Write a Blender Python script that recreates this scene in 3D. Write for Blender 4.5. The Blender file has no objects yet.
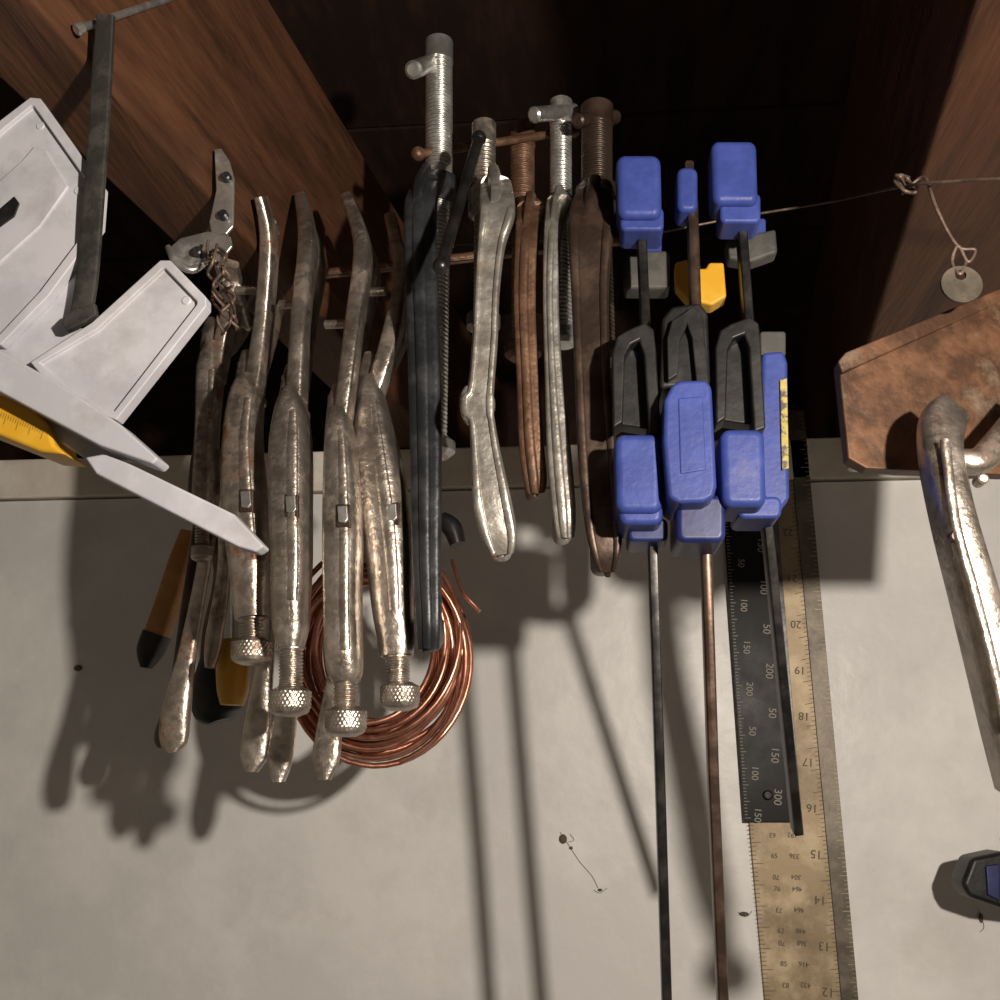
import bpy, bmesh, math, random
from mathutils import Vector, Matrix
random.seed(4)
S = bpy.context.scene
# ---------------------------------------------------------------- camera
CAM = Vector((0, 0, 1.5)); YAW = math.radians(5); PIT = math.radians(15)
FWD = Vector((-math.sin(YAW)*math.cos(PIT), math.cos(YAW)*math.cos(PIT), math.sin(PIT)))
RGT = Vector((math.cos(YAW), math.sin(YAW), 0)); UPV = RGT.cross(FWD)
cd = bpy.data.cameras.new('camera'); cam = bpy.data.objects.new('camera', cd); S.collection.objects.link(cam)
cd.sensor_width = 36; cd.lens = 36; cd.clip_start = 0.01
m = Matrix((RGT, UPV, -FWD)).transposed().to_4x4(); m.translation = CAM
cam.matrix_world = m; S.camera = cam

# measured photo coordinates -> world position on the vertical plane at distance y
def ray(px, py): return FWD + RGT*((px-500)/1000) + UPV*((500-py)/1000)
def P(px, py, y):
    v = ray(px, py); return CAM + v*(y/v.y)
def PZ(px, py, z):
    v = ray(px, py); return CAM + v*((z-CAM.z)/v.z)
def sc(px, py, y):
    return y/ray(px, py).y/1000.0     # metres per photo unit there

# ---------------------------------------------------------------- materials
def newmat(name):
    mt = bpy.data.materials.new(name); mt.use_nodes = True
    nt = mt.node_tree; b = nt.nodes['Principled BSDF']
    return mt, nt, b
def mat(name, c1, c2=None, c3=None, metal=0.0, rough=0.5, scale=40, bump=0.1, t2=(0.45,0.6), t3=(0.55,0.7), bscale=None, stretch=(1,1,1), bdist=0.001, spec=0.5):
    mt, nt, b = newmat(name); N = nt.nodes; L = nt.links
    b.inputs['Specular IOR Level'].default_value = spec
    mp = N.new('ShaderNodeMapping'); mp.inputs['Scale'].default_value = stretch
    geo = N.new('ShaderNodeNewGeometry'); L.new(geo.outputs['Position'], mp.inputs['Vector'])
    n1 = N.new('ShaderNodeTexNoise'); n1.inputs['Scale'].default_value = scale; n1.inputs['Detail'].default_value = 8; n1.inputs['Roughness'].default_value = 0.65
    L.new(mp.outputs[0], n1.inputs['Vector'])
    r1 = N.new('ShaderNodeValToRGB'); r1.color_ramp.elements[0].position = t2[0]; r1.color_ramp.elements[1].position = t2[1]
    r1.color_ramp.elements[0].color = (*c1, 1); r1.color_ramp.elements[1].color = (*(c2 or c1), 1)
    L.new(n1.outputs['Fac'], r1.inputs['Fac']); out = r1.outputs['Color']
    rv = N.new('ShaderNodeMath'); rv.operation = 'MULTIPLY_ADD'; rv.inputs[1].default_value = 0.25; rv.inputs[2].default_value = rough-0.12
    L.new(n1.outputs['Fac'], rv.inputs[0]); L.new(rv.outputs[0], b.inputs['Roughness'])
    b.inputs['Metallic'].default_value = metal
    if c3:
        n2 = N.new('ShaderNodeTexNoise'); n2.inputs['Scale'].default_value = scale*0.55; n2.inputs['Detail'].default_value = 10; n2.inputs['Roughness'].default_value = 0.7
        ad = N.new('ShaderNodeVectorMath'); ad.inputs[1].default_value = (3.3, 7.1, 1.7); L.new(mp.outputs[0], ad.inputs[0]); L.new(ad.outputs[0], n2.inputs['Vector'])
        r2 = N.new('ShaderNodeValToRGB'); r2.color_ramp.elements[0].position = t3[0]; r2.color_ramp.elements[1].position = t3[1]
        L.new(n2.outputs['Fac'], r2.inputs['Fac'])
        mx = N.new('ShaderNodeMixRGB'); L.new(r2.outputs['Color'], mx.inputs['Fac']); L.new(out, mx.inputs['Color1']); mx.inputs['Color2'].default_value = (*c3, 1)
        out = mx.outputs['Color']
        if metal > 0:
            mm = N.new('ShaderNodeMath'); mm.operation = 'MULTIPLY_ADD'; mm.inputs[1].default_value = -metal*0.8; mm.inputs[2].default_value = metal
            L.new(r2.outputs['Color'], mm.inputs[0]); L.new(mm.outputs[0], b.inputs['Metallic'])
    L.new(out, b.inputs['Base Color'])
    if bump:
        nb = N.new('ShaderNodeTexNoise'); nb.inputs['Scale'].default_value = bscale or scale*4; nb.inputs['Detail'].default_value = 5
        L.new(mp.outputs[0], nb.inputs['Vector'])
        bp = N.new('ShaderNodeBump'); bp.inputs['Strength'].default_value = bump; bp.inputs['Distance'].default_value = bdist
        L.new(nb.outputs['Fac'], bp.inputs['Height']); L.new(bp.outputs[0], b.inputs['Normal'])
    return mt
M = {}
M['wall'] = mat('white_wall_paint', (0.66,0.655,0.65), (0.75,0.745,0.735), (0.50,0.475,0.44), rough=0.36, scale=7, bump=0.45, bscale=20, t3=(0.56,0.85), bdist=0.005, spec=0.22)
M['trim'] = mat('old_white_trim_paint', (0.66,0.61,0.54), (0.76,0.72,0.66), (0.22,0.15,0.10), rough=0.5, scale=16, bump=0.5, t3=(0.60,0.72), bdist=0.003, spec=0.3)
M['wood'] = mat('brown_joist_wood', (0.038,0.016,0.008), (0.105,0.044,0.021), (0.022,0.010,0.006), rough=0.62, scale=9, bump=0.5, stretch=(9,0.9,9), t2=(0.3,0.7), bdist=0.002, spec=0.3)
M['shadewood'] = mat('shade_darkened_ceiling_wood', (0.013,0.006,0.004), (0.028,0.012,0.007), rough=0.8, scale=8, bump=0.3, stretch=(5,1,5), spec=0.2)  # brown wood, colour darkened further to carry the gloom of the far bays
M['concrete'] = mat('grey_concrete', (0.16,0.14,0.12), (0.22,0.2,0.18), rough=0.8, scale=6)
M['nickel'] = mat('worn_nickel', (0.34,0.295,0.255), (0.57,0.515,0.465), (0.15,0.10,0.07), metal=0.9, rough=0.31, scale=85, bump=0.45, t2=(0.38,0.6), t3=(0.54,0.72))
M['nickel_rust'] = mat('rusted_nickel', (0.36,0.31,0.265), (0.55,0.49,0.43), (0.13,0.058,0.032), metal=0.9, rough=0.34, scale=60, bump=0.5, t3=(0.51,0.63))
M['zinc'] = mat('zinc_steel', (0.50,0.50,0.48), (0.70,0.70,0.68), (0.26,0.23,0.2), metal=0.85, rough=0.30, scale=70, bump=0.2, t3=(0.58,0.75))
M['castsilver'] = mat('cast_aluminium_paint', (0.38,0.36,0.33), (0.56,0.54,0.50), (0.22,0.15,0.10), metal=0.75, rough=0.34, scale=90, bump=0.5, bscale=220, t3=(0.56,0.72), bdist=0.001)
M['blacksteel'] = mat('black_painted_steel', (0.022,0.024,0.028), (0.05,0.053,0.060), (0.13,0.11,0.095), metal=0.4, rough=0.36, scale=45, bump=0.4, t3=(0.6,0.75))
M['rust'] = mat('rusty_steel', (0.12,0.062,0.038), (0.21,0.12,0.075), (0.06,0.036,0.026), metal=0.5, rough=0.46, scale=60, bump=0.6)
M['brownsteel'] = mat('brown_patina_steel', (0.045,0.029,0.022), (0.09,0.058,0.043), (0.03,0.02,0.015), metal=0.5, rough=0.38, scale=40, bump=0.4)
M['rustplate'] = mat('rust_plate', (0.060,0.027,0.014), (0.14,0.066,0.032), (0.19,0.145,0.10), metal=0.3, rough=0.5, scale=38, bump=0.6, t3=(0.57,0.72))
M['blue'] = mat('blue_plastic', (0.034,0.055,0.24), (0.043,0.068,0.29), (0.11,0.12,0.24), rough=0.46, scale=60, bump=0.25, t3=(0.58,0.8), spec=0.35)
M['darkblue'] = mat('navy_plastic', (0.010,0.016,0.09), (0.016,0.026,0.13), rough=0.4, scale=60)
M['black'] = mat('black_plastic', (0.010,0.010,0.011), (0.020,0.019,0.019), (0.05,0.045,0.04), rough=0.42, scale=50, bump=0.2, t3=(0.6,0.8), spec=0.35)
M['rulerblack'] = mat('black_anodised_rule', (0.005,0.005,0.006), (0.009,0.009,0.010), rough=0.35, scale=50, bump=0.0, spec=0.08)
M['greyrub'] = mat('grey_rubber_pad', (0.05,0.05,0.046), (0.085,0.08,0.072), rough=0.6, scale=60)
M['yellow'] = mat('yellow_plastic', (0.58,0.31,0.02), (0.62,0.35,0.03), rough=0.4, scale=50)
M['label'] = mat('faded_label', (0.40,0.31,0.07), (0.48,0.38,0.10), (0.07,0.06,0.05), rough=0.5, scale=160, bump=0, t3=(0.5,0.55))
M['orange'] = mat('orange_handle', (0.40,0.18,0.045), (0.50,0.24,0.07), rough=0.45, scale=50)
M['plastic'] = mat('pale_grey_plastic', (0.39,0.39,0.43), (0.47,0.47,0.51), (0.28,0.26,0.25), rough=0.44, scale=30, bump=0.15, t3=(0.54,0.8), spec=0.35)
M['strap'] = mat('black_rubber_strap', (0.022,0.021,0.019), (0.045,0.042,0.038), rough=0.6, scale=80, bump=0.4, spec=0.3)
M['copper'] = mat('copper', (0.46,0.20,0.13), (0.60,0.29,0.21), (0.20,0.08,0.055), metal=0.88, rough=0.30, scale=60, bump=0.1)
M['brassrule'] = mat('aged_tan_rule', (0.30,0.23,0.14), (0.46,0.37,0.245), (0.15,0.105,0.068), metal=0.2, rough=0.48, scale=30, bump=0.1, t3=(0.48,0.75), spec=0.3)
M['steelrule'] = mat('tarnished_steel_rule', (0.08,0.068,0.052), (0.14,0.12,0.095), (0.045,0.038,0.03), metal=0.5, rough=0.42, scale=40)
M['rod'] = mat('dark_steel_rod', (0.035,0.033,0.034), (0.07,0.066,0.065), metal=0.8, rough=0.32, scale=60)
M['rodbrown'] = mat('bronzed_steel_rod', (0.085,0.055,0.042), (0.15,0.10,0.078), metal=0.75, rough=0.34, scale=60)
M['wire'] = mat('rusty_wire', (0.12,0.08,0.065), (0.22,0.16,0.13), metal=0.5, rough=0.5, scale=120)
M['ink'] = mat('black_ink', (0.09,0.065,0.045), rough=0.6, bump=0)
M['white'] = mat('white_ink', (0.26,0.24,0.21), rough=0.6, bump=0)
M['web'] = mat('dust_debris', (0.10,0.08,0.06), rough=0.9)

# ---------------------------------------------------------------- object helpers
GROUPS = {}
def link(ob, grp):
    S.collection.objects.link(ob)
    if grp: GROUPS.setdefault(grp, []).append(ob)
    return ob
def mesh(name, vs, fs, mt, grp=None, smooth=True, bevel=0, seg=3, angle=40):
    c = sum(vs, Vector())/len(vs)
    me = bpy.data.meshes.new(name); me.from_pydata([v-c for v in vs], [], fs)
    bm = bmesh.new(); bm.from_mesh(me); bmesh.ops.recalc_face_normals(bm, faces=bm.faces); bm.to_mesh(me); bm.free()
    me.materials.append(M[mt])
    ob = bpy.data.objects.new(name, me); ob.location = c
    if smooth:
        for p in me.polygons: p.use_smooth = True
    if bevel:
        b = ob.modifiers.new('bevel', 'BEVEL'); b.width = bevel; b.segments = seg; b.limit_method = 'ANGLE'; b.angle_limit = math.radians(angle)
        w = ob.modifiers.new('wn', 'WEIGHTED_NORMAL')
    return link(ob, grp)
def interp(vals, k):
    out = []
    n = len(vals)
    for i in range(n-1):
        p0 = vals[max(i-1,0)]; p1 = vals[i]; p2 = vals[i+1]; p3 = vals[min(i+2,n-1)]
        for j in range(k):
            t = j/k
            out.append(tuple(0.5*((2*b)+(-a+c)*t+(2*a-5*b+4*c-d)*t*t+(-a+3*b-3*c+d)*t**3) for a,b,c,d in zip(p0,p1,p2,p3)))
    out.append(tuple(vals[-1])); return out
def sweep(name, pts, mt, grp, e=2.0, n=20, k=5, cap=True, ref=None):
    """pts: (world Vector, halfwidth m, halfdepth m)"""
    vals = [(p.x, p.y, p.z, w, d) for p, w, d in pts]
    if k > 1: vals = interp(vals, k)
    C = [Vector(v[:3]) for v in vals]
    vs = []; fs = []
    ref = ref or Vector((0, 1, 0))
    for i, v in enumerate(vals):
        T = (C[min(i+1, len(C)-1)]-C[max(i-1, 0)]).normalized()
        W = T.cross(ref)
        if W.length < 0.05: W = T.cross(Vector((0,0,1)))
        W.normalize(); D = W.cross(T).normalized()
        for a in range(n):
            th = 2*math.pi*a/n; c = math.cos(th); s = math.sin(th)
            x = math.copysign(abs(c)**(2/e), c); y = math.copysign(abs(s)**(2/e), s)
            vs.append(C[i]+W*(x*max(v[3],1e-5))+D*(y*max(v[4],1e-5)))
    m_ = len(vals)
    for i in range(m_-1):
        for a in range(n):
            b = (a+1) % n
            fs.append((i*n+a, i*n+b, (i+1)*n+b, (i+1)*n+a))
    if cap:
        fs.append(tuple(range(n-1, -1, -1))); fs.append(tuple((m_-1)*n+a for a in range(n)))
    ob = mesh(name, vs, fs, mt, grp)
    try:
        ob.data.set_sharp_from_angle(angle=math.radians(40))
    except Exception: pass
    return ob
def tube(name, pts, mt, grp, **kw):
    """pts: (px,py,y,hw_units,hd_m|None)"""
    out = []
    for p in pts:
        s = sc(p[0], p[1], p[2]); w = p[3]*s
        out.append((P(p[0], p[1], p[2]), w, p[4] if len(p) > 4 and p[4] else w))
    return sweep(name, out, mt, grp, **kw)
def rod(name, a, b, r, mt, grp, ball=0, n=16):
    L = b-a; u = L.normalized(); e = r*0.25
    pts = [(a, r*0.7, r*0.7), (a+u*e, r, r), (b-u*e, r, r), (b, r*0.7, r*0.7)]
    sweep(name, pts, mt, grp, k=1, n=n)
    if ball:
        for i, q in enumerate((a, b)):
            sph(name+'_end_%d' % (i+1), q, ball, mt, grp)
def sph(name, c, r, mt, grp, scale=(1,1,1)):
    bm = bmesh.new(); bmesh.ops.create_uvsphere(bm, u_segments=16, v_segments=10, radius=r)
    vs = [Vector((v.co.x*scale[0], v.co.y*scale[1], v.co.z*scale[2]))+c for v in bm.verts]; fs = [tuple(v.index for v in f.verts) for f in bm.faces]; bm.free()
    return mesh(name, vs, fs, mt, grp)
def thread(name, a, b, r, mt, grp, pitch=0.0022, amp=0.16, n=24):
    L = (b-a).length; u = (b-a).normalized()
    W = u.cross(Vector((0,1,0))); W.normalize(); D = W.cross(u)
    rings = max(4, int(L/pitch*7)); vs = []; fs = []
    for i in range(rings+1):
        t = i/rings*L
        for k in range(n):
            ph = (t/pitch - k/n) % 1.0
            tri = 1-abs(2*ph-1)
            rr = r*(1-amp+amp*min(1, tri*1.5))
            th = 2*math.pi*k/n
            vs.append(a+u*t+W*rr*math.cos(th)+D*rr*math.sin(th))
    for i in range(rings):
        for k in range(n):
            l = (k+1) % n; fs.append((i*n+k, i*n+l, (i+1)*n+l, (i+1)*n+k))
    fs.append(tuple(range(n-1,-1,-1))); fs.append(tuple(rings*n+k for k in range(n)))
    return mesh(name, vs, fs, mt, grp)
def knob(name, c, r, h, mt, grp, nk=30):
    """diamond-knurled round knob, axis vertical, centre c"""
    n = nk*5; R = 16; vs = []; fs = []
    prof = [(0.0, -0.64), (0.45, -0.62), (0.78, -0.52), (0.93, -0.42)]
    prof += [(1.0 if 0 < i < R else 0.92, -0.34+0.70*i/R) for i in range(R+1)]
    prof += [(0.7, 0.44), (0.6, 0.5), (0.0, 0.5)]
    for i, (pr, pz) in enumerate(prof):
        for k in range(n):
            th = 2*math.pi*k/n; rr = pr*r
            if pr > 0.95:
                g = abs(math.sin(nk/2*th+pz*11))*abs(math.sin(nk/2*th-pz*11))
                rr *= 0.95+0.05*g
            vs.append(c+Vector((rr*math.cos(th)+1e-6*k, rr*math.sin(th), pz*h)))
    for i in range(len(prof)-1):
        for k in range(n):
            l = (k+1) % n; fs.append((i*n+k, i*n+l, (i+1)*n+l, (i+1)*n+k))
    return mesh(name, vs, fs, mt, grp)
def prism(name, poly, y, t, mt, grp, bevel=0.001, inset=0, depth=0, seg=3):
    """outline measured on plane y (entries may carry own y), extruded t metres away"""
    F = [P(p[0], p[1], p[2] if len(p) > 2 else y) for p in poly]
    n = len(F); B = [f+Vector((0, t, 0)) for f in F]
    vs = F+B; fs = [tuple(range(n)), tuple(range(2*n-1, n-1, -1))]
    for i in range(n):
        j = (i+1) % n; fs.append((i, i+n, j+n, j))
    ob = mesh(name, vs, fs, mt, grp, smooth=False)
    if inset:
        bm = bmesh.new(); bm.from_mesh(ob.data); bm.faces.ensure_lookup_table()
        f = bm.faces[0]
        bmesh.ops.inset_region(bm, faces=[f], thickness=inset, depth=0)
        f.normal_update()
        r = bmesh.ops.extrude_face_region(bm, geom=[f])
        vv = [g for g in r['geom'] if isinstance(g, bmesh.types.BMVert)]
        bmesh.ops.translate(bm, vec=Vector((0, depth, 0)), verts=vv)
        if f.is_valid: bmesh.ops.delete(bm, geom=[f], context='FACES_ONLY')
        bmesh.ops.recalc_face_normals(bm, faces=bm.faces)
        bm.to_mesh(ob.data); bm.free()
    if bevel:
        b = ob.modifiers.new('bevel', 'BEVEL'); b.width = bevel; b.segments = seg; b.limit_method = 'ANGLE'; b.angle_limit = math.radians(30)
        for p in ob.data.polygons: p.use_smooth = True
        ob.modifiers.new('wn', 'WEIGHTED_NORMAL')
    return ob
def box(name, lo, hi, mt, grp=None, bevel=0.0):
    x0,y0,z0 = lo; x1,y1,z1 = hi
    vs = [Vector(v) for v in ((x0,y0,z0),(x1,y0,z0),(x1,y1,z0),(x0,y1,z0),(x0,y0,z1),(x1,y0,z1),(x1,y1,z1),(x0,y1,z1))]
    fs = [(0,1,2,3),(4,5,6,7),(0,1,5,4),(1,2,6,5),(2,3,7,6),(3,0,4,7)]
    return mesh(name, vs, fs, mt, grp, smooth=False, bevel=bevel)
def wirecurve(name, pts, r, mt, grp, cyclic=False):
    cu = bpy.data.curves.new(name, 'CURVE'); cu.dimensions = '3D'; cu.bevel_depth = r; cu.bevel_resolution = 3; cu.use_fill_caps = True
    c = sum(pts, Vector())/len(pts)
    sp = cu.splines.new('POLY'); sp.points.add(len(pts)-1)
    for i, p in enumerate(pts): sp.points[i].co = (*(p-c), 1)
    sp.use_cyclic_u = cyclic; sp.use_smooth = True
    cu.materials.append(M[mt]); ob = bpy.data.objects.new(name, cu); ob.location = c
    return link(ob, grp)
def smoothpts(pts, k=8): return [Vector(v) for v in interp([tuple(p) for p in pts], k)]

# ---------------------------------------------------------------- room
WY = 0.90
zt = P(500, 490, WY).z
box('wall_back', (-1.6, WY, 0.0), (1.6, WY+0.02, zt), 'wall')
box('trim_1', (-1.6, WY-0.006, zt+0.002), (1.6, WY+0.09, P(500, 448, WY).z), 'trim', bevel=0.002)
ztop = P(500, 448, WY).z
box('wall_back_upper', (-1.6, WY+0.34, ztop-0.1), (1.6, WY+0.36, ztop+0.5), 'shadewood')
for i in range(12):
    box('ceiling' if i == 0 else 'ceiling_board.%03d' % i, (-1.6, -1.2+i*0.225, ztop+0.30), (1.6, -1.2+i*0.225+0.219, ztop+0.32), 'shadewood')
box('floor', (-1.6, -1.2, -0.05), (1.6, WY+0.02, 0.0), 'concrete')
box('wall_left', (-1.62, -1.2, 0.0), (-1.6, WY+0.02, ztop+0.32), 'trim')
box('wall_right', (1.6, -1.2, 0.0), (1.62, WY+0.02, ztop+0.32), 'trim')
JA = math.radians(7.7); U = Vector((math.sin(JA), math.cos(JA), 0)); NR = Vector((math.cos(JA), -math.sin(JA), 0))
def joist(name, A, side, height, width=0.04, mt='wood', y0=-1.1, y1=None):
    y1 = y1 or WY+0.3
    a = A+U*((y0-A.y)/U.y); b = A+U*((y1-A.y)/U.y); w = NR*width*side; h = Vector((0,0,height))
    vs = [a, b, b+w, a+w, a+h, b+h, b+w+h, a+w+h]
    fs = [(0,1,2,3),(4,5,6,7),(0,1,5,4),(1,2,6,5),(2,3,7,6),(3,0,4,7)]
    return mesh(name, vs, fs, mt, None, smooth=False, bevel=0.003)
def face_h(A, px, py):
    v = ray(px, py); t = (A-CAM).dot(NR)/v.dot(NR); return (CAM+v*t).z-A.z
zj = ztop+0.001
A1 = PZ(30, 0, zj); h1 = face_h(A1, 270, 0)
A2 = PZ(975, 0, zj)
joist('ceiling_joist', A1, -1, h1, 0.045)
joist('ceiling_joist.001', A2, 1, 0.19, 0.085)
def YJ(px, py):
    """distance of the joist surface (bottom or right face) along a sight line"""
    v = ray(px, py); t = (A1-CAM).dot(NR)/v.dot(NR); p = CAM+v*t
    if p.z < A1.z: t = (A1.z-CAM.z)/v.z; p = CAM+v*t
    return p.y

# ---------------------------------------------------------------- hanging rail (carried by the taut wire between the joists)
g = 'tool_hanging_rail'
rod('rail', P(228, 285, 0.60), P(640, 238, 0.60), 0.0035, 'rust', g)

# ---------------------------------------------------------------- locking C-clamps / pliers
def locking(grp, y, jaw, body, screw, kb, lever, mt='nickel', sq=None):
    jp = []
    for i, (x, yy, w, dy) in enumerate(jaw): jp.append((x, yy, min(y+dy, YJ(x, yy)-0.012), w, 0.0075))
    tube('jaw_arm', jp, mt, grp, e=5, k=6)
    j0, j1, j2 = jp[0], jp[1], jp[2]
    tube('fixed_jaw', [(jaw[0][0]+6, jaw[0][1]+22, j0[2]+0.02, 5, .006), (jaw[1][0]+10, jaw[1][1]+20, y+0.06, 7, .007), (jaw[2][0]+8, jaw[2][1], y+0.06, 7, .008), (body[0][0]+3, body[0][1]+6, y+0.03, 9, .008)], mt, grp, e=4, k=6)
    tube('body_handle', [(x, yy, y, w, dd) for x, yy, w, dd in body], mt, grp, e=2.9, k=6, n=28)
    tube('pressed_seam', [(x+1, yy, y-dd*0.93, w*0.30, 0.0016) for x, yy, w, dd in body[1:-2]], mt, grp, e=2.2, k=6)
    # pivot cheeks where the jaw enters the handle
    bx0, by0 = body[0][0], body[0][1]
    tube('pivot_cheek', [(bx0-1, by0-22, y+0.008, 5, .007), (bx0, by0-5, y+0.006, 10, .010), (bx0-1, by0+25, y+0.003, body[1][2]*0.95, .010)], mt, grp, e=3.5, k=5)
    (sx, s0, s1, sr) = screw
    s = sc(sx, s0, y)
    a = P(sx, s0-12, y); b = P(sx, s1+4, y)
    thread('adjusting_screw', a, b, sr*s, mt, grp, pitch=0.0018)
    rod('screw_collar', P(sx, s0-4, y), P(sx, s0+2, y), sr*1.25*s, mt, grp)
    knob('knurled_knob', P(kb[0], kb[1], y), kb[2]*s, kb[3]*s, mt, grp)
    tube('release_lever', [(x, yy, y+dy, w, 0.0035 if w < 15 else 0.005) for x, yy, w, dy in lever], mt, grp, e=2.4, k=6)
    for j, (dx, dy2, r) in enumerate(((0, 25, 6), (0, -88, 5), (0, -14, 4.5))):
        c = P(bx0+dx, by0+dy2, y+0.008); hw = (body[1][2]*s*1.15, 0.009, 13*s)[j]
        rod('pivot_bolt_%d' % (j+1), c-Vector((hw,0,0)), c+Vector((hw,0,0)), r*s, mt, grp)
    if sq:
        X, Y = sq; yy = y-0.0155
        prism('spring_tab', [(X-6,Y-9),(X+4,Y-10),(X+5,Y+4),(X+2,Y+8),(X-5,Y+7)], yy, 0.006, 'zinc', grp, bevel=0.0006)
        prism('spring_slot', [(X-7,Y-11),(X+7,Y-11),(X+7,Y+12),(X-7,Y+12)], yy+0.0012, 0.004, 'brownsteel', grp, bevel=0.0006)
locking('locking_c_clamp', 0.53,
    [(261,197,5,.05),(269,245,7,.012),(264,320,7.5,0),(254,392,9,.0)],
    [(250,378,8,.010),(247,398,15,.013),(243,440,18,.014),(245,500,22,.013),(250,560,20,.012),(251,598,17,.010),(252,618,16,.009)],
    (252,620,640,11), (252,650,21,24), [(222,450,9,.05),(205,560,7,.06),(188,650,9,.065),(176,715,15,.066),(174,742,14,.066),(174,752,6,.066)], 'nickel_rust', (246,500))
locking('locking_c_clamp.001', 0.51,
    [(303,203,6,.045),(308,245,8,.015),(301,320,8,0),(297,400,9,0)],
    [(294,392,8,.010),(292,412,15,.013),(291,450,20,.014),(291,510,20,.014),(292,560,19,.013),(291,600,18,.012),(291,628,17,.010),(291,648,12,.008)],
    (291,650,688,12), (290,700,21,26), [(275,560,10,.05),(268,640,8,.06),(258,720,13,.065),(254,755,14,.066),(252,772,6,.066)], 'nickel', (291,505))
locking('locking_c_clamp.002', 0.50,
    [(349,203,6,.045),(363,250,8,.015),(354,330,8,.0),(343,422,8,.0)],
    [(340,412,9,.010),(340,430,13,.012),(342,480,17,.013),(343,540,19,.013),(343,600,18,.013),(344,650,18,.012),(345,672,17,.010),(345,682,13,.008)],
    (346,682,708,12), (346,720,21,26), [(300,560,8,.06),(292,650,8,.07),(285,720,12,.075),(280,760,13,.075),(279,782,6,.075)], 'nickel', (343,515))
locking('locking_c_clamp.003', 0.52,
    [(392,222,6,.045),(402,280,7,.02),(390,345,9,.0),(374,396,9,.0)],
    [(371,380,8,.010),(372,402,14,.013),(377,450,22,.015),(385,510,25,.015),(390,560,23,.014),(393,610,20,.012),(396,638,18,.010),(397,656,16,.009)],
    (398,658,682,12), (400,695,20,25), [(352,560,8,.06),(340,650,8,.07),(330,725,13,.075),(326,760,14,.075),(325,780,6,.075)], 'nickel', (392,513))
locking('locking_c_clamp.004', 0.575,
    [(226,262,4,.02),(233,300,6,.01),(224,340,7,0),(216,380,8,0)],
    [(214,345,7,.009),(211,370,12,.011),(208,420,10,.011),(205,480,10,.010),(202,520,9,.009)],
    (202,522,545,7), (202,552,11,16), [(222,450,7,.03),(225,560,7,.04),(214,640,9,.045),(210,668,5,.045)], 'nickel_rust', None)

# ---------------------------------------------------------------- C-clamps
def cclamp(grp, y, mt, mscrew, frame, screw, lower=None, tbar=None, tb_mt=None, web=0.014, ribs=1):
    """frame (x,y,hw,dy)   screw (x,ytop,ybot,r) located at depth y+0.055"""
    ys = y+0.055
    F = [(x, yy, y+dy, w, 0.0045) for x, yy, w, dy in frame]
    tube('c_frame_flange', F, mt, grp, e=5, k=7, n=24)
    W = [(x, yy, y+dy+0.012, w*0.42, web) for x, yy, w, dy in frame]
    tube('c_frame_web', W, mt, grp, e=3.4, k=7)
    if ribs == 2:
        for sg in (-1, 1):
            tube('edge_rib_%d' % (1 if sg < 0 else 2), [(x+sg*w*0.72, yy, y+dy-0.004, w*0.22, 0.002) for x, yy, w, dy in frame], mt, grp, e=3, k=7)
    elif ribs == 1:
        tube('centre_rib', [(x-w*0.12, yy, y+dy-0.0042, w*0.42, 0.0022) for x, yy, w, dy in frame], mt, grp, e=2.4, k=7)
    x, y0, y1, r = screw; s = sc(x, y0, ys)
    top = P(x, y1, ys)
    rod('screw_boss', top+Vector((0,0,-0.016)), top+Vector((0,0,0.004)), r*1.35*s, mt, grp, n=24)
    fx, fy, fw, fd = frame[0]
    sweep('upper_arm', [(top+Vector((0,0,-0.006)), r*1.2*s, 0.008), ((top+P(fx, fy, y+fd))/2+Vector((0,0,0.001)), fw*0.9*s, 0.008), (P(fx, fy, y+fd), fw*0.9*s, 0.007)], mt, grp, e=2.8, k=5, ref=Vector((0,0,1)))
    bx, by, bw, bd = frame[-1]; B = P(bx, by-14, y+bd); E = Vector((B.x-0.004, ys-0.01, B.z+0.004))
    sweep('lower_arm', [(B, bw*0.8*s, 0.008), ((B+E)/2, bw*0.8*s, 0.009), (E, bw*0.8*s, 0.007)], mt, grp, e=2.8, k=4, ref=Vector((0,0,1)))
    rod('anvil', E+Vector((0,0,0.0)), E+Vector((0,0,0.010)), bw*0.8*s, mt, grp)
    thread('screw_upper', P(x, y0+22, ys), top+Vector((0,0,0.002)), r*s, mscrew, grp, pitch=0.0028)
    rod('screw_head', P(x, y0, ys), P(x, y0+26, ys), r*1.05*s, mscrew, grp, n=24)
    L = lower if lower else 0.07
    bot = Vector((top.x, top.y, top.z-L))
    thread('screw_lower', bot, top, r*s*0.85, mscrew, grp, pitch=0.0028)
    rod('swivel_pad', bot-Vector((0,0,0.008)), bot+Vector((0,0,0.004)), r*s*1.4, mscrew, grp)
    if tbar:
        a, b, rr, ball = tbar
        rod('tommy_bar', P(*a), P(*b), rr*sc(*a), tb_mt or mscrew, grp, ball=ball*sc(*a))
cclamp('c_clamp', 0.50, 'blacksteel', 'zinc',
    [(428,186,13,.03),(421,205,16,.01),(421,260,16,0),(424,350,16,0),(426,450,15.5,0),(427,560,14,0),(429,615,12.5,.0),(429,648,11,.004)],
    (439,40,182,13.5), 0.175, ((413,70,0.515),(441,60,0.575),9,0))
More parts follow.
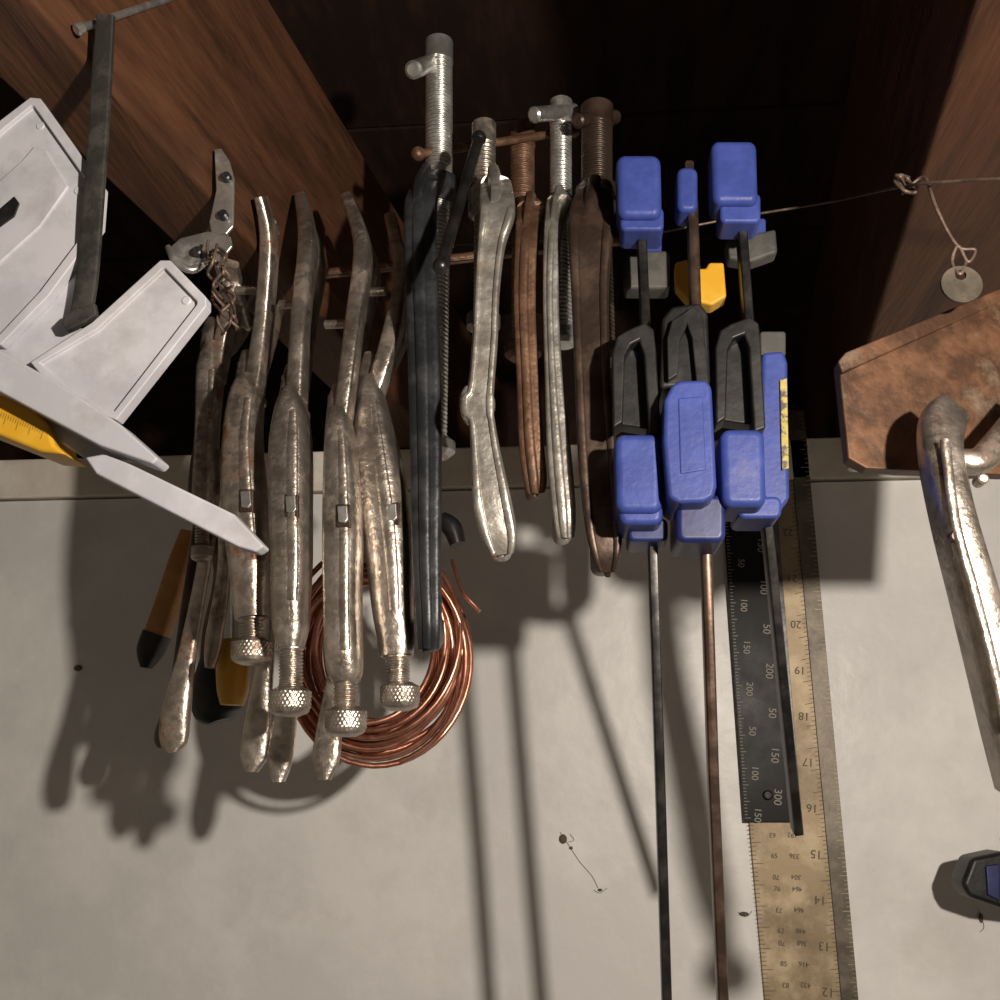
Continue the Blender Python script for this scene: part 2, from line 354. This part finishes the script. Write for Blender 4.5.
cclamp('c_clamp.001', 0.47, 'castsilver', 'nickel',
    [(496,188,16,.02),(497,212,18,.0),(491,245,14,0),(487,290,12.5,0),(485,340,12.5,0),(481,388,13,0),(478,398,17,0),(478,412,17,0),(482,422,13,0),(486,455,15,0),(492,500,19,0),(499,535,18,.003),(502,553,12,.006)],
    (484,122,195,11.5), 0.08, ((479,138,0.50),(441,266,0.45),5.5,7.5), tb_mt='rod', ribs=2)
cclamp('c_clamp.002', 0.535, 'rust', 'rust',
    [(531,212,15,.02),(527,240,12,.0),(525,300,11.5,0),(528,380,11.5,0),(531,440,12.5,0),(535,478,12,.003),(536,492,9,.006)],
    (522,124,208,12.5), 0.10, ((418,154,0.545),(574,131,0.60),4.5,7.5))
cclamp('c_clamp.003', 0.525, 'castsilver', 'zinc',
    [(559,206,13,.02),(553,235,9,.0),(551,300,8,0),(554,380,9,0),(559,450,12,0),(564,510,12,0),(566,537,9,.004)],
    (561,100,206,11), 0.09, ((533,115,0.55),(574,111,0.585),8,0))
cclamp('c_clamp.004', 0.51, 'brownsteel', 'brownsteel',
    [(594,196,18,.02),(591,225,23,.0),(590,290,19,0),(593,380,18,0),(598,460,20,0),(603,520,19,0),(606,552,15,.002),(607,570,9,.006)],
    (597,104,190,15.5), 0.11, ((577,121,0.55),(616,117,0.58),7.5,0), ribs=2)

# ---------------------------------------------------------------- quick bar clamps
def rr(x0, y0, x1, y1, r, n=4, sk=0):
    pts = []
    for cx, cy, a0 in ((x1-r, y0+r, -90), (x1-r, y1-r, 0), (x0+r, y1-r, 90), (x0+r, y0+r, 180)):
        for i in range(n+1):
            a = math.radians(a0+90*i/n); X = cx+r*math.cos(a); Y = cy+r*math.sin(a)
            pts.append((X+sk*(Y-y0), Y))
    return pts
def barclamp(grp, y, pads, bar, barmt, barw):
    for i, p in enumerate(pads):
        nm, poly, yy, t, mt, bv = p
        prism(nm, poly, yy, t, mt, grp, bevel=bv, seg=4)
    tube('bar', [(x, yy, q, barw, 0.0055) for x, yy, q in bar], barmt, grp, e=5, k=1, n=16)
def trigger(grp, x0, y0, x1, y1, y, mt='black'):
    w = 10
    o = [(x0,y1-4),(x0-1,y0+26),(x0+4,y0+8),(x0+14,y0+2),(x1-10,y0-6),(x1-1,y0+1),(x1+1,y0+20),(x1+6,y1),(x1-6,y1+4),(x1-11,y0+26),(x1-16,y0+12),(x0+18,y0+16),(x0+w+2,y0+28),(x0+w,y1-10)]
    prism('trigger_frame', o, y, 0.016, mt, grp, bevel=0.0012)
    prism('trigger_inner_shade', [(x0+4,y0+18),(x1-3,y0+14),(x1+1,y1-2),(x0+4,y1-8)], y+0.010, 0.012, mt, grp, bevel=0.001)  # black plate closing the open frame, stands in for its dark inside
barclamp('quick_bar_clamp', 0.505, [
    ('fixed_jaw', rr(616,153,661,216,9,sk=.02), 0.485, 0.022, 'blue', 0.004),
    ('fixed_jaw_lip', rr(620,206,664,230,6), 0.490, 0.022, 'blue', 0.002),
    ('pad', rr(624,250,670,288,4), 0.53, 0.015, 'greyrub', 0.002),
    ('pad_cap', rr(640,238,662,256,3), 0.535, 0.012, 'blue', 0.001),
    ('grip', rr(614,433,661,512,10,sk=.02), 0.472, 0.035, 'blue', 0.004),
    ('grip_lower', rr(619,500,663,524,9), 0.476, 0.035, 'blue', 0.003),
    ('grip_heel', rr(628,518,668,541,6), 0.492, 0.03, 'darkblue', 0.002)], [(640,205,.505),(645,320,.505),(649,440,.505),(653,560,.51),(660,780,.535),(669,1080,.565)], 'rod', 5)
trigger('quick_bar_clamp', 613, 328, 655, 432, 0.478)
barclamp('quick_bar_clamp.001', 0.505, [
    ('fixed_jaw', rr(677,166,698,210,7), 0.495, 0.02, 'blue', 0.003),
    ('jaw_pin', rr(685,160,694,170,3), 0.50, 0.012, 'rodbrown', 0.0005),
    ('yellow_pad', [(675,262),(688,258),(690,268),(706,268),(709,262),(724,262),(727,296),(712,305),(690,300),(676,284)], 0.52, 0.012, 'yellow', 0.0015),
    ('head_block', [(662,318),(672,306),(700,302),(708,312),(711,384),(660,388)], 0.475, 0.04, 'black', 0.002),
    ('grip', [(672,384),(680,380),(706,379),(712,386),(717,486),(714,497),(704,502),(678,503),(668,497),(663,440),(664,400)], 0.462, 0.04, 'blue', 0.0045),
    ('grip_recess_trim', [(678,398),(703,396),(706,470),(680,474)], 0.4615, 0.004, 'blue', 0.0008),
    ('grip_heel', rr(676,494,726,542,9), 0.476, 0.04, 'darkblue', 0.003)], [(692,205,.505),(695,300,.505),(702,440,.505),(706,560,.51),(713,780,.535),(726,1080,.565)], 'rodbrown', 5.5)
trigger('quick_bar_clamp.001', 668, 312, 703, 384, 0.470)
barclamp('quick_bar_clamp.002', 0.505, [
    ('fixed_jaw', rr(711,139,757,202,8,sk=.03), 0.485, 0.022, 'blue', 0.004),
    ('fixed_jaw_lip', rr(720,192,761,222,6), 0.49, 0.02, 'blue', 0.002),
    ('pad', [(726,240),(776,228),(778,252),(750,262),(728,258)], 0.53, 0.012, 'greyrub', 0.002),
    ('pad_cap', rr(750,218,766,236,3), 0.535, 0.012, 'blue', 0.001),
    ('grip', rr(720,428,765,506,10,sk=.03), 0.470, 0.035, 'blue', 0.004),
    ('grip_side', [(762,352),(784,350),(788,362),(790,498),(780,512),(766,514),(758,480)], 0.50, 0.02, 'blue', 0.0025),
    ('pad_side', rr(760,331,786,356,3), 0.505, 0.02, 'greyrub', 0.001),
    ('label', [(780,380),(787,378),(789,468),(782,470)], 0.4985, 0.003, 'label', 0.0003),
    ('grip_heel', rr(738,496,782,518,7), 0.485, 0.03, 'blue', 0.002)], [(739,200,.505),(748,320,.505),(756,440,.505),(767,530,.51),(797,830,.60)], 'rod', 5)
trigger('quick_bar_clamp.002', 716, 322, 760, 428, 0.478)

# ---------------------------------------------------------------- rules
def lerp(a, b, t): return tuple(a[i]+(b[i]-a[i])*t for i in range(2))
def quad(name, q, y, mt, grp, t=0.002): return prism(name, q, y, t, mt, grp, bevel=0.0003)
def ticks(grp, name, a, b, c, d, n, y, mt, every=5, l1=.35, l2=.7, th=0.7):
    vs = []; fs = []
    for i in range(n+1):
        t = i/n; p = lerp(a, b, t); q = lerp(c, d, t); k = l2 if i % every == 0 else l1
        e = lerp(p, q, k); i0 = len(vs)
        for (X, Y) in ((p[0], p[1]-th), (e[0], e[1]-th), (e[0], e[1]+th), (p[0], p[1]+th)): vs.append(P(X, Y, y))
        fs.append((i0, i0+1, i0+2, i0+3))
    mesh(name, vs, fs, mt, grp, smooth=False)
def text(grp, s, px, py, y, size, mt, rot):
    cu = bpy.data.curves.new('digits', 'FONT'); cu.body = s; cu.size = size; cu.extrude = 0.00005; cu.align_x = 'CENTER'; cu.align_y = 'CENTER'
    cu.materials.append(M[mt]); ob = bpy.data.objects.new('digits', cu)
    ob.location = P(px, py, y); ob.rotation_euler = (math.radians(90), math.radians(rot), 0)
    link(ob, grp)
g = 'framing_square_rule'; yr = 0.896
tl, bl, trr, br = (716,440), (772,1080), (787,412), (849,1080)
quad('tan_blade', [tl, trr, br, bl], yr, 'brassrule', g, 0.004)
quad('steel_edge_blade', [(787,410), (804,410), (866,1080), (849,1080)], yr-0.002, 'steelrule', g, 0.006)
ticks(g, 'edge_ticks', (804,414), (866,1080), (787,414), (849,1080), 150, yr-0.0026, 'brassrule', 4, .22, .45, .35)
ticks(g, 'inner_ticks', (787,414), (849,1080), (716,440), (772,1080), 150, yr-0.0006, 'ink', 5, .05, .12, .3)
ticks(g, 'left_ticks', (745,800), (772,1080), (820,800), (849,1080), 66, yr-0.0006, 'ink', 5, .08, .16, .3)
for i in range(13):
    yy = 440+i*46
    x = 716+(yy-440)*56/640
    text(g, str(24-i), x+64, yy, yr-0.0008, 0.0095, 'ink', 186)
rnd2 = random.Random(2)
for j in range(9):
    yy = 835+j*18 + (j % 3)*3
    x = 716+(yy-440)*56/640
    text(g, str(rnd2.randint(60,98)), x+22, yy, yr-0.0008, 0.0055, 'ink', 6 if j % 2 else 186)
    text(g, str(rnd2.randint(10,29)*16), x+42, yy, yr-0.0008, 0.0055, 'ink', 186)
g = 'black_folding_rule'; yb = 0.890
quad('black_blade', [(722,500), (772,508), (798,822), (745,822)], yb, 'rulerblack', g, 0.003)
quad('edge_lip', [(772,508), (777,508), (802,822), (797,822)], yb-0.001, 'rod', g, 0.004)
ticks(g, 'white_ticks_a', (725,520), (745,818), (772,520), (797,818), 90, yb-0.0006, 'white', 5, .06, .11, .3)
ticks(g, 'white_ticks_b', (771,520), (795,818), (725,520), (745,818), 90, yb-0.0006, 'white', 5, .06, .11, .3)
for i, tt in enumerate(('150','100','50','200','50','150','300')):
    yy = 545+i*42; x = 725+(yy-500)*.066
    text(g, tt, x+33, yy, yb-0.0008, 0.009, 'white', 96)
    text(g, ('50','100','150','200')[i % 4], x+13, yy+18, yb-0.0008, 0.008, 'white', 96)
rod('pivot_rivet', P(768,795,yb-.004), P(768,795,yb), 0.004, 'rod', g)

# ---------------------------------------------------------------- copper coil
pts = []
turns = 21; c0 = P(376, 650, 0.66)
s = sc(380, 648, 0.66)
for i in range(turns*48):
    a = 2*math.pi*i/48; tn = i/48
    R = (79+14*math.sin(tn*2.3)+4*math.sin(tn*5.1+1))*s
    cx = 4*math.sin(tn*1.7)*s; cz = 6*math.cos(tn*1.1)*s
    pts.append(c0+Vector((R*0.97*math.cos(a)+cx, 0.014*math.sin(tn*1.9)+0.008*math.sin(a+tn), R*1.10*math.sin(a)+cz)))
wirecurve('coil', pts, 2.8*s, 'copper', 'copper_wire_coil')
wirecurve('loose_end', smoothpts([P(452,560,0.66), P(462,590,0.65), P(476,607,0.65), P(480,611,0.65)]), 2.2*s, 'copper', 'copper_wire_coil')
tube('binding', [(441,520,.65,9,.008),(452,528,.65,10,.009),(458,545,.65,8,.008)], 'black', 'copper_wire_coil')

# ---------------------------------------------------------------- hand tools behind
g = 'utility_knife'
tube('orange_handle', [(190,532,.71,8,.008),(182,560,.71,11,.010),(166,610,.71,12,.010),(156,638,.71,12,.010)], 'orange', g, e=3)
tube('black_tip', [(157,634,.71,13,.011),(150,652,.71,12,.010),(146,668,.71,5,.005)], 'black', g, e=3)
g = 'screwdriver'
tube('yellow_handle', [(233,640,.64,12,.010),(233,662,.64,16,.014),(233,690,.64,15,.014),(232,705,.64,11,.010)], 'yellow', g)
tube('black_collar', [(222,655,.665,20,.012),(218,690,.665,27,.014),(218,712,.665,24,.014),(220,722,.665,12,.010)], 'black', g)
tube('shaft', [(235,430,.64,4),(234,640,.64,4)], 'zinc', g, k=1)
g = 'slip_joint_pliers'
tube('handle_a', [(200,520,.68,6,.005),(190,600,.68,8,.006),(178,690,.68,9,.006),(165,735,.68,11,.006),(163,748,.68,5,.004)], 'brownsteel', g)
tube('handle_b', [(205,520,.67,6,.005),(222,570,.67,8,.006),(212,630,.67,9,.006),(206,665,.67,6,.006)], 'rust', g)
tube('head', [(205,400,.675,5,.006),(206,440,.675,12,.008),(203,490,.675,15,.009),(203,525,.675,10,.007)], 'brownsteel', g)

# ---------------------------------------------------------------- zinc angle brace on the joist
g = 'zinc_angle_brace'
ybr = min(YJ(x, y) for x, y in ((214,149),(233,226),(209,222),(221,148)))-0.004
prism('upper_leg', [(214,149),(221,148),(229,160),(234,178),(233,226),(226,234),(211,232),(209,222),(216,190)], ybr, 0.002, 'zinc', g, bevel=0.0006)
prism('lower_leg', [(171,246),(180,238),(208,231),(230,236),(232,246),(224,256),(188,266),(176,262)], ybr-0.004, 0.002, 'zinc', g, bevel=0.0006)
for i, (x, y) in enumerate(((225,175),(222,213),(196,250))):
    a = P(x, y, ybr-(.004 if i < 2 else .008)); rod('screw_head_%d' % (i+1), a, a+Vector((0,.004,0)), 0.0026, 'blacksteel', g)
tube('hook_lip', [(168,247,ybr-.004,3),(176,262,ybr-.006,4),(192,270,ybr-.004,4),(206,262,ybr,3)], 'zinc', g)
g = 'tangled_wire'
for i in range(5):
    p = [P(215+random.uniform(-12,12)+j*2, 245+j*14+random.uniform(-6,6), min(.555, ybr-.01)+random.uniform(-.01,.01)) for j in range(7)]
    wirecurve('strand_%d' % (i+1), smoothpts(p), 0.0008, 'wire', g)

# ---------------------------------------------------------------- pale plastic jig
g = 'plastic_corner_jig'; yj = 0.355
prism('gusset_a', [(-70,185),(0,120),(30,97),(40,98),(103,186),(100,226),(48,296),(0,345),(-70,330)], yj, 0.005, 'plastic', g, bevel=0.001, inset=0.0045, depth=0.002)
prism('gusset_a_step', [(-60,300),(-50,225),(22,160),(34,146),(46,150),(68,186),(40,226),(0,262)], yj+0.001, 0.003, 'plastic', g, bevel=0.0006)
prism('gusset_a_gap_shade', [(-60,240),(0,208),(14,196),(19,203),(14,216),(0,226),(-60,264)], yj+0.0003, 0.003, 'black', g, bevel=0.0003)  # solid black piece in place of an open gap, its shade painted in
prism('back_plate', [(-70,240),(0,250),(92,226),(78,296),(70,326),(98,330),(60,392),(-70,345)], yj+0.005, 0.003, 'plastic', g, bevel=0.0008)
prism('gusset_b', [(30,362),(92,322),(160,260),(170,260),(206,297),(206,306),(116,420),(60,398)], yj-0.003, 0.006, 'plastic', g, bevel=0.001, inset=0.004, depth=0.002)
prism('base_flange', [(-70,310),(0,350),(60,384),(120,424),(158,458),(152,464),(100,446),(0,392),(-70,362)], yj-0.012, 0.012, 'plastic', g, bevel=0.001)
prism('lower_flange', [(84,457),(106,453),(118,458),(234,514),(264,546),(255,552),(238,547),(96,474)], yj-0.006, 0.008, 'plastic', g, bevel=0.001)
prism('web', [(60,400),(120,424),(146,460),(120,460),(84,458),(40,430)], yj+0.004, 0.004, 'plastic', g, bevel=0.001)
for i, (x, y) in enumerate(((40,125),(78,190),(186,300))):
    a = P(x, y, yj+(0.0015 if i < 2 else -.0015)); rod('mould_boss_%d' % (i+1), a, a+Vector((0,.004,0)), 0.0022, 'plastic', g)
g = 'yellow_tape_measure'
prism('case', [(-40,385),(0,392),(34,408),(48,424),(54,444),(66,454),(40,452),(-40,420)], yj-0.001, 0.02, 'yellow', g, bevel=0.002)
ticks(g, 'marks', (-30,400), (44,428), (-34,412), (40,442), 30, yj-0.0016, 'ink', 5, .4, .8, .6)
ys0 = YJ(100, 14)-0.012
g = 'rubber_strap'
tube('strap_band', [(106,16,ys0,9,.0014),(103,60,ys0+.004,10,.0014),(99,130,ys0+.008,10,.0014),(93,210,ys0+.010,10.5,.0014),(87,280,ys0+.012,11,.0014),(80,322,ys0+.012,11,.0014)], 'strap', g, e=6, k=5, n=16)
prism('hook_end', [(61,321),(70,312),(94,302),(96,314),(84,322),(66,330)], ys0+.008, 0.003, 'strap', g, bevel=0.0006)
g = 'ceiling_bolt'
rod('shank', P(78,29,ys0-.004), P(188,-8,YJ(188,-8)), 0.0017, 'zinc', g)
rod('head', P(76,30,ys0-.006), P(83,27.5,ys0-.004), 0.0026, 'zinc', g)

# ---------------------------------------------------------------- stretched wire, tag
g = 'stretched_wire'; yw = 0.60
def yjr(px, py):
    v = ray(px, py); t = (zj-CAM.z)/v.z; return (CAM+v*t).y
yw2 = min(0.60, yjr(905,184)-0.006)
pa = [(230,285,yw-.005),(400,266,yw-.005),(560,248,yw-.005),(660,232,yw),(745,216,yw),(830,202,yw),(905,186,yw2),(960,181,yw2-.03),(1010,178,yw2-.05),(1090,172,yw2-.06)]
wirecurve('wire', smoothpts([P(x, y, q) for x, y, q in pa]), 0.0008, 'wire', g)
k = [P(905+9*math.sin(i*1.3)+random.uniform(-3,3), 184+9*math.cos(i*1.1), yw2-.004+0.003*math.sin(i*2.1)) for i in range(16)]
wirecurve('knot', smoothpts(k), 0.0009, 'wire', g)
yd = min(yw2-.02, .50)
wirecurve('drop_wire', smoothpts([P(912,184,yw2-.006), P(925,178,yw2-.01), P(935,205,yd), P(948,232,yd), P(960,248,yd), P(975,250,yd), P(968,262,yd), P(958,246,yd), P(952,262,yd), P(960,274,yd-.004), P(966,262,yd)]), 0.0009, 'wire', g)
yt = yd-0.003
c = P(962, 284, yt); vs = []; fs = []; n = 28
R = 20*sc(960,283,yt); r = 5.5*sc(960,283,yt)
for y_ in (0, .0015):
    for rad in (R, r):
        for i in range(n):
            a = 2*math.pi*i/n; off = Vector((0,0,R*0.5)) if rad == r else Vector()
            vs.append(c+off+Vector((rad*math.cos(a), y_, rad*math.sin(a))))
for i in range(n):
    j = (i+1) % n
    fs += [(i,j,n+j,n+i), (2*n+i,3*n+i,3*n+j,2*n+j), (i,2*n+i,2*n+j,j), (n+i,n+j,3*n+j,3*n+i)]
mesh('disc', vs, fs, 'steelrule', 'round_metal_tag', smooth=False)

# ---------------------------------------------------------------- locking sheet metal pliers (right)
g = 'locking_sheet_metal_pliers'; yp = 0.46; o = -0.04
prism('wide_jaw', [(838,361,.50+o),(846,352,.50+o),(1005,286,.52+o),(1110,245,.53+o),(1110,470,.53+o),(1005,474,.51+o),(866,468,.50+o),(848,458,.50+o)], yp, 0.010, 'rustplate', g, bevel=0.001)
prism('jaw_lip', [(838,361,.497+o),(846,352,.497+o),(1005,286,.517+o),(1005,300,.517+o),(842,373,.497+o)], yp, 0.005, 'rustplate', g, bevel=0.001)
prism('rear_jaw', [(850,462,.51+o),(1005,460,.52+o),(1110,470,.53+o),(1110,478,.53+o),(900,472,.512+o),(852,467,.51+o)], yp+.01, 0.008, 'nickel_rust', g, bevel=0.001)
tube('handle', [(954,409,.478+o,18,.004),(942,424,.475+o,22,.006),(941,460,.473+o,19,.010),(953,520,.471+o,18,.012),(972,590,.471+o,19,.013),(990,660,.473+o,20,.013),(1006,730,.475+o,20,.012),(1018,790,.48+o,17,.011)], 'nickel', g, e=3.4, k=6, n=28)
tube('handle_seam', [(945,440,.460+o,5,.0015),(955,520,.458+o,5,.0015),(974,590,.458+o,5,.0015),(992,660,.459+o,5,.0015),(1008,730,.461+o,5,.0015)], 'nickel', g, e=2.4, k=6)
tube('handle_shoulder', [(940,455,.480+o,8,.006),(975,462,.478+o,13,.007),(1000,440,.483+o,14,.007),(1030,400,.49+o,12,.007)], 'nickel_rust', g, e=3, k=6)
thread('adjusting_screw', P(1018,786,.44), P(1028,835,.44), 0.006, 'nickel', g)
knob('knurled_knob', P(1031,850,.44), 0.011, 0.013, 'nickel', g)
a = P(984, 478, .424); rod('rivet_1', a, a+Vector((0,.008,0)), 0.0024, 'nickel', g)
a = P(956, 536, .4175); rod('rivet_2', a, a+Vector((0,.004,0)), 0.0024, 'brownsteel', g)
# clamp end lower right
g = 'quick_bar_clamp.003'
prism('fixed_jaw', [(962,884),(972,858),(1000,852),(1060,860),(1060,915),(1000,908),(970,898)], 0.82, 0.03, 'black', g, bevel=0.004)
prism('jaw_side', [(986,866),(1000,864),(1000,901),(988,895)], 0.817, 0.01, 'darkblue', g, bevel=0.001)
tube('bar', [(1040,880,.84,6,.006),(1052,1100,.84,6,.006)], 'rod', g, k=1, e=5)

# ---------------------------------------------------------------- cobweb debris on wall
g = 'cobweb_debris'
def leg(nm, pts, r=0.00018): wirecurve(nm, smoothpts([P(x, y, WY-0.001) for x, y in pts], 5), r, 'web', g)
sph('husk_1', P(563,839,WY-.001), 0.0026, 'web', g, (1.3,.6,1.5)); leg('thread_1', [(560,832),(572,850),(580,862),(592,876),(598,888)]); leg('thread_2', [(568,842),(574,840),(570,834)]); leg('thread_3', [(594,890),(600,893),(607,888)])
sph('husk_1_b', P(600,890,WY-.001), 0.0012, 'web', g, (1.6,.6,1)); sph('husk_1_c', P(571,848,WY-.001), 0.0013, 'web', g, (1.2,.6,1))
sph('husk_2', P(744,914,WY-.001), 0.0022, 'web', g, (1.8,.6,.8)); leg('thread_4', [(738,912),(746,917),(752,911)])
sph('husk_3', P(981,918,WY-.001), 0.0022, 'web', g, (.8,.6,1.7)); leg('thread_5', [(978,908),(984,926),(980,932)])
sph('husk_4', P(78,668,WY-.001), 0.0032, 'web', g, (1.2,.6,.9))

# ---------------------------------------------------------------- parenting
for name, obs in GROUPS.items():
    loc = sum((o.location for o in obs), Vector())/len(obs)
    e = bpy.data.objects.new(name, None); e.empty_display_size = 0.02; e.location = loc; S.collection.objects.link(e)
    for o in obs:
        o.parent = e; o.matrix_parent_inverse = Matrix.Translation(-loc)

# ---------------------------------------------------------------- light
def plight(name, loc, w, r, col):
    l = bpy.data.lights.new(name, 'POINT'); l.energy = w; l.shadow_soft_size = r; l.color = col
    o = bpy.data.objects.new(name, l); o.location = loc; S.collection.objects.link(o)
plight('work_lamp', CAM+Vector((0.25, -0.06, 0.11)), 25.5, 0.012, (1.0, 0.89, 0.76))
w = bpy.data.worlds.new('world'); S.world = w; w.use_nodes = True
w.node_tree.nodes['Background'].inputs[0].default_value = (1.0, 0.83, 0.66, 1); w.node_tree.nodes['Background'].inputs[1].default_value = 0.12
S.view_settings.view_transform = 'Standard'
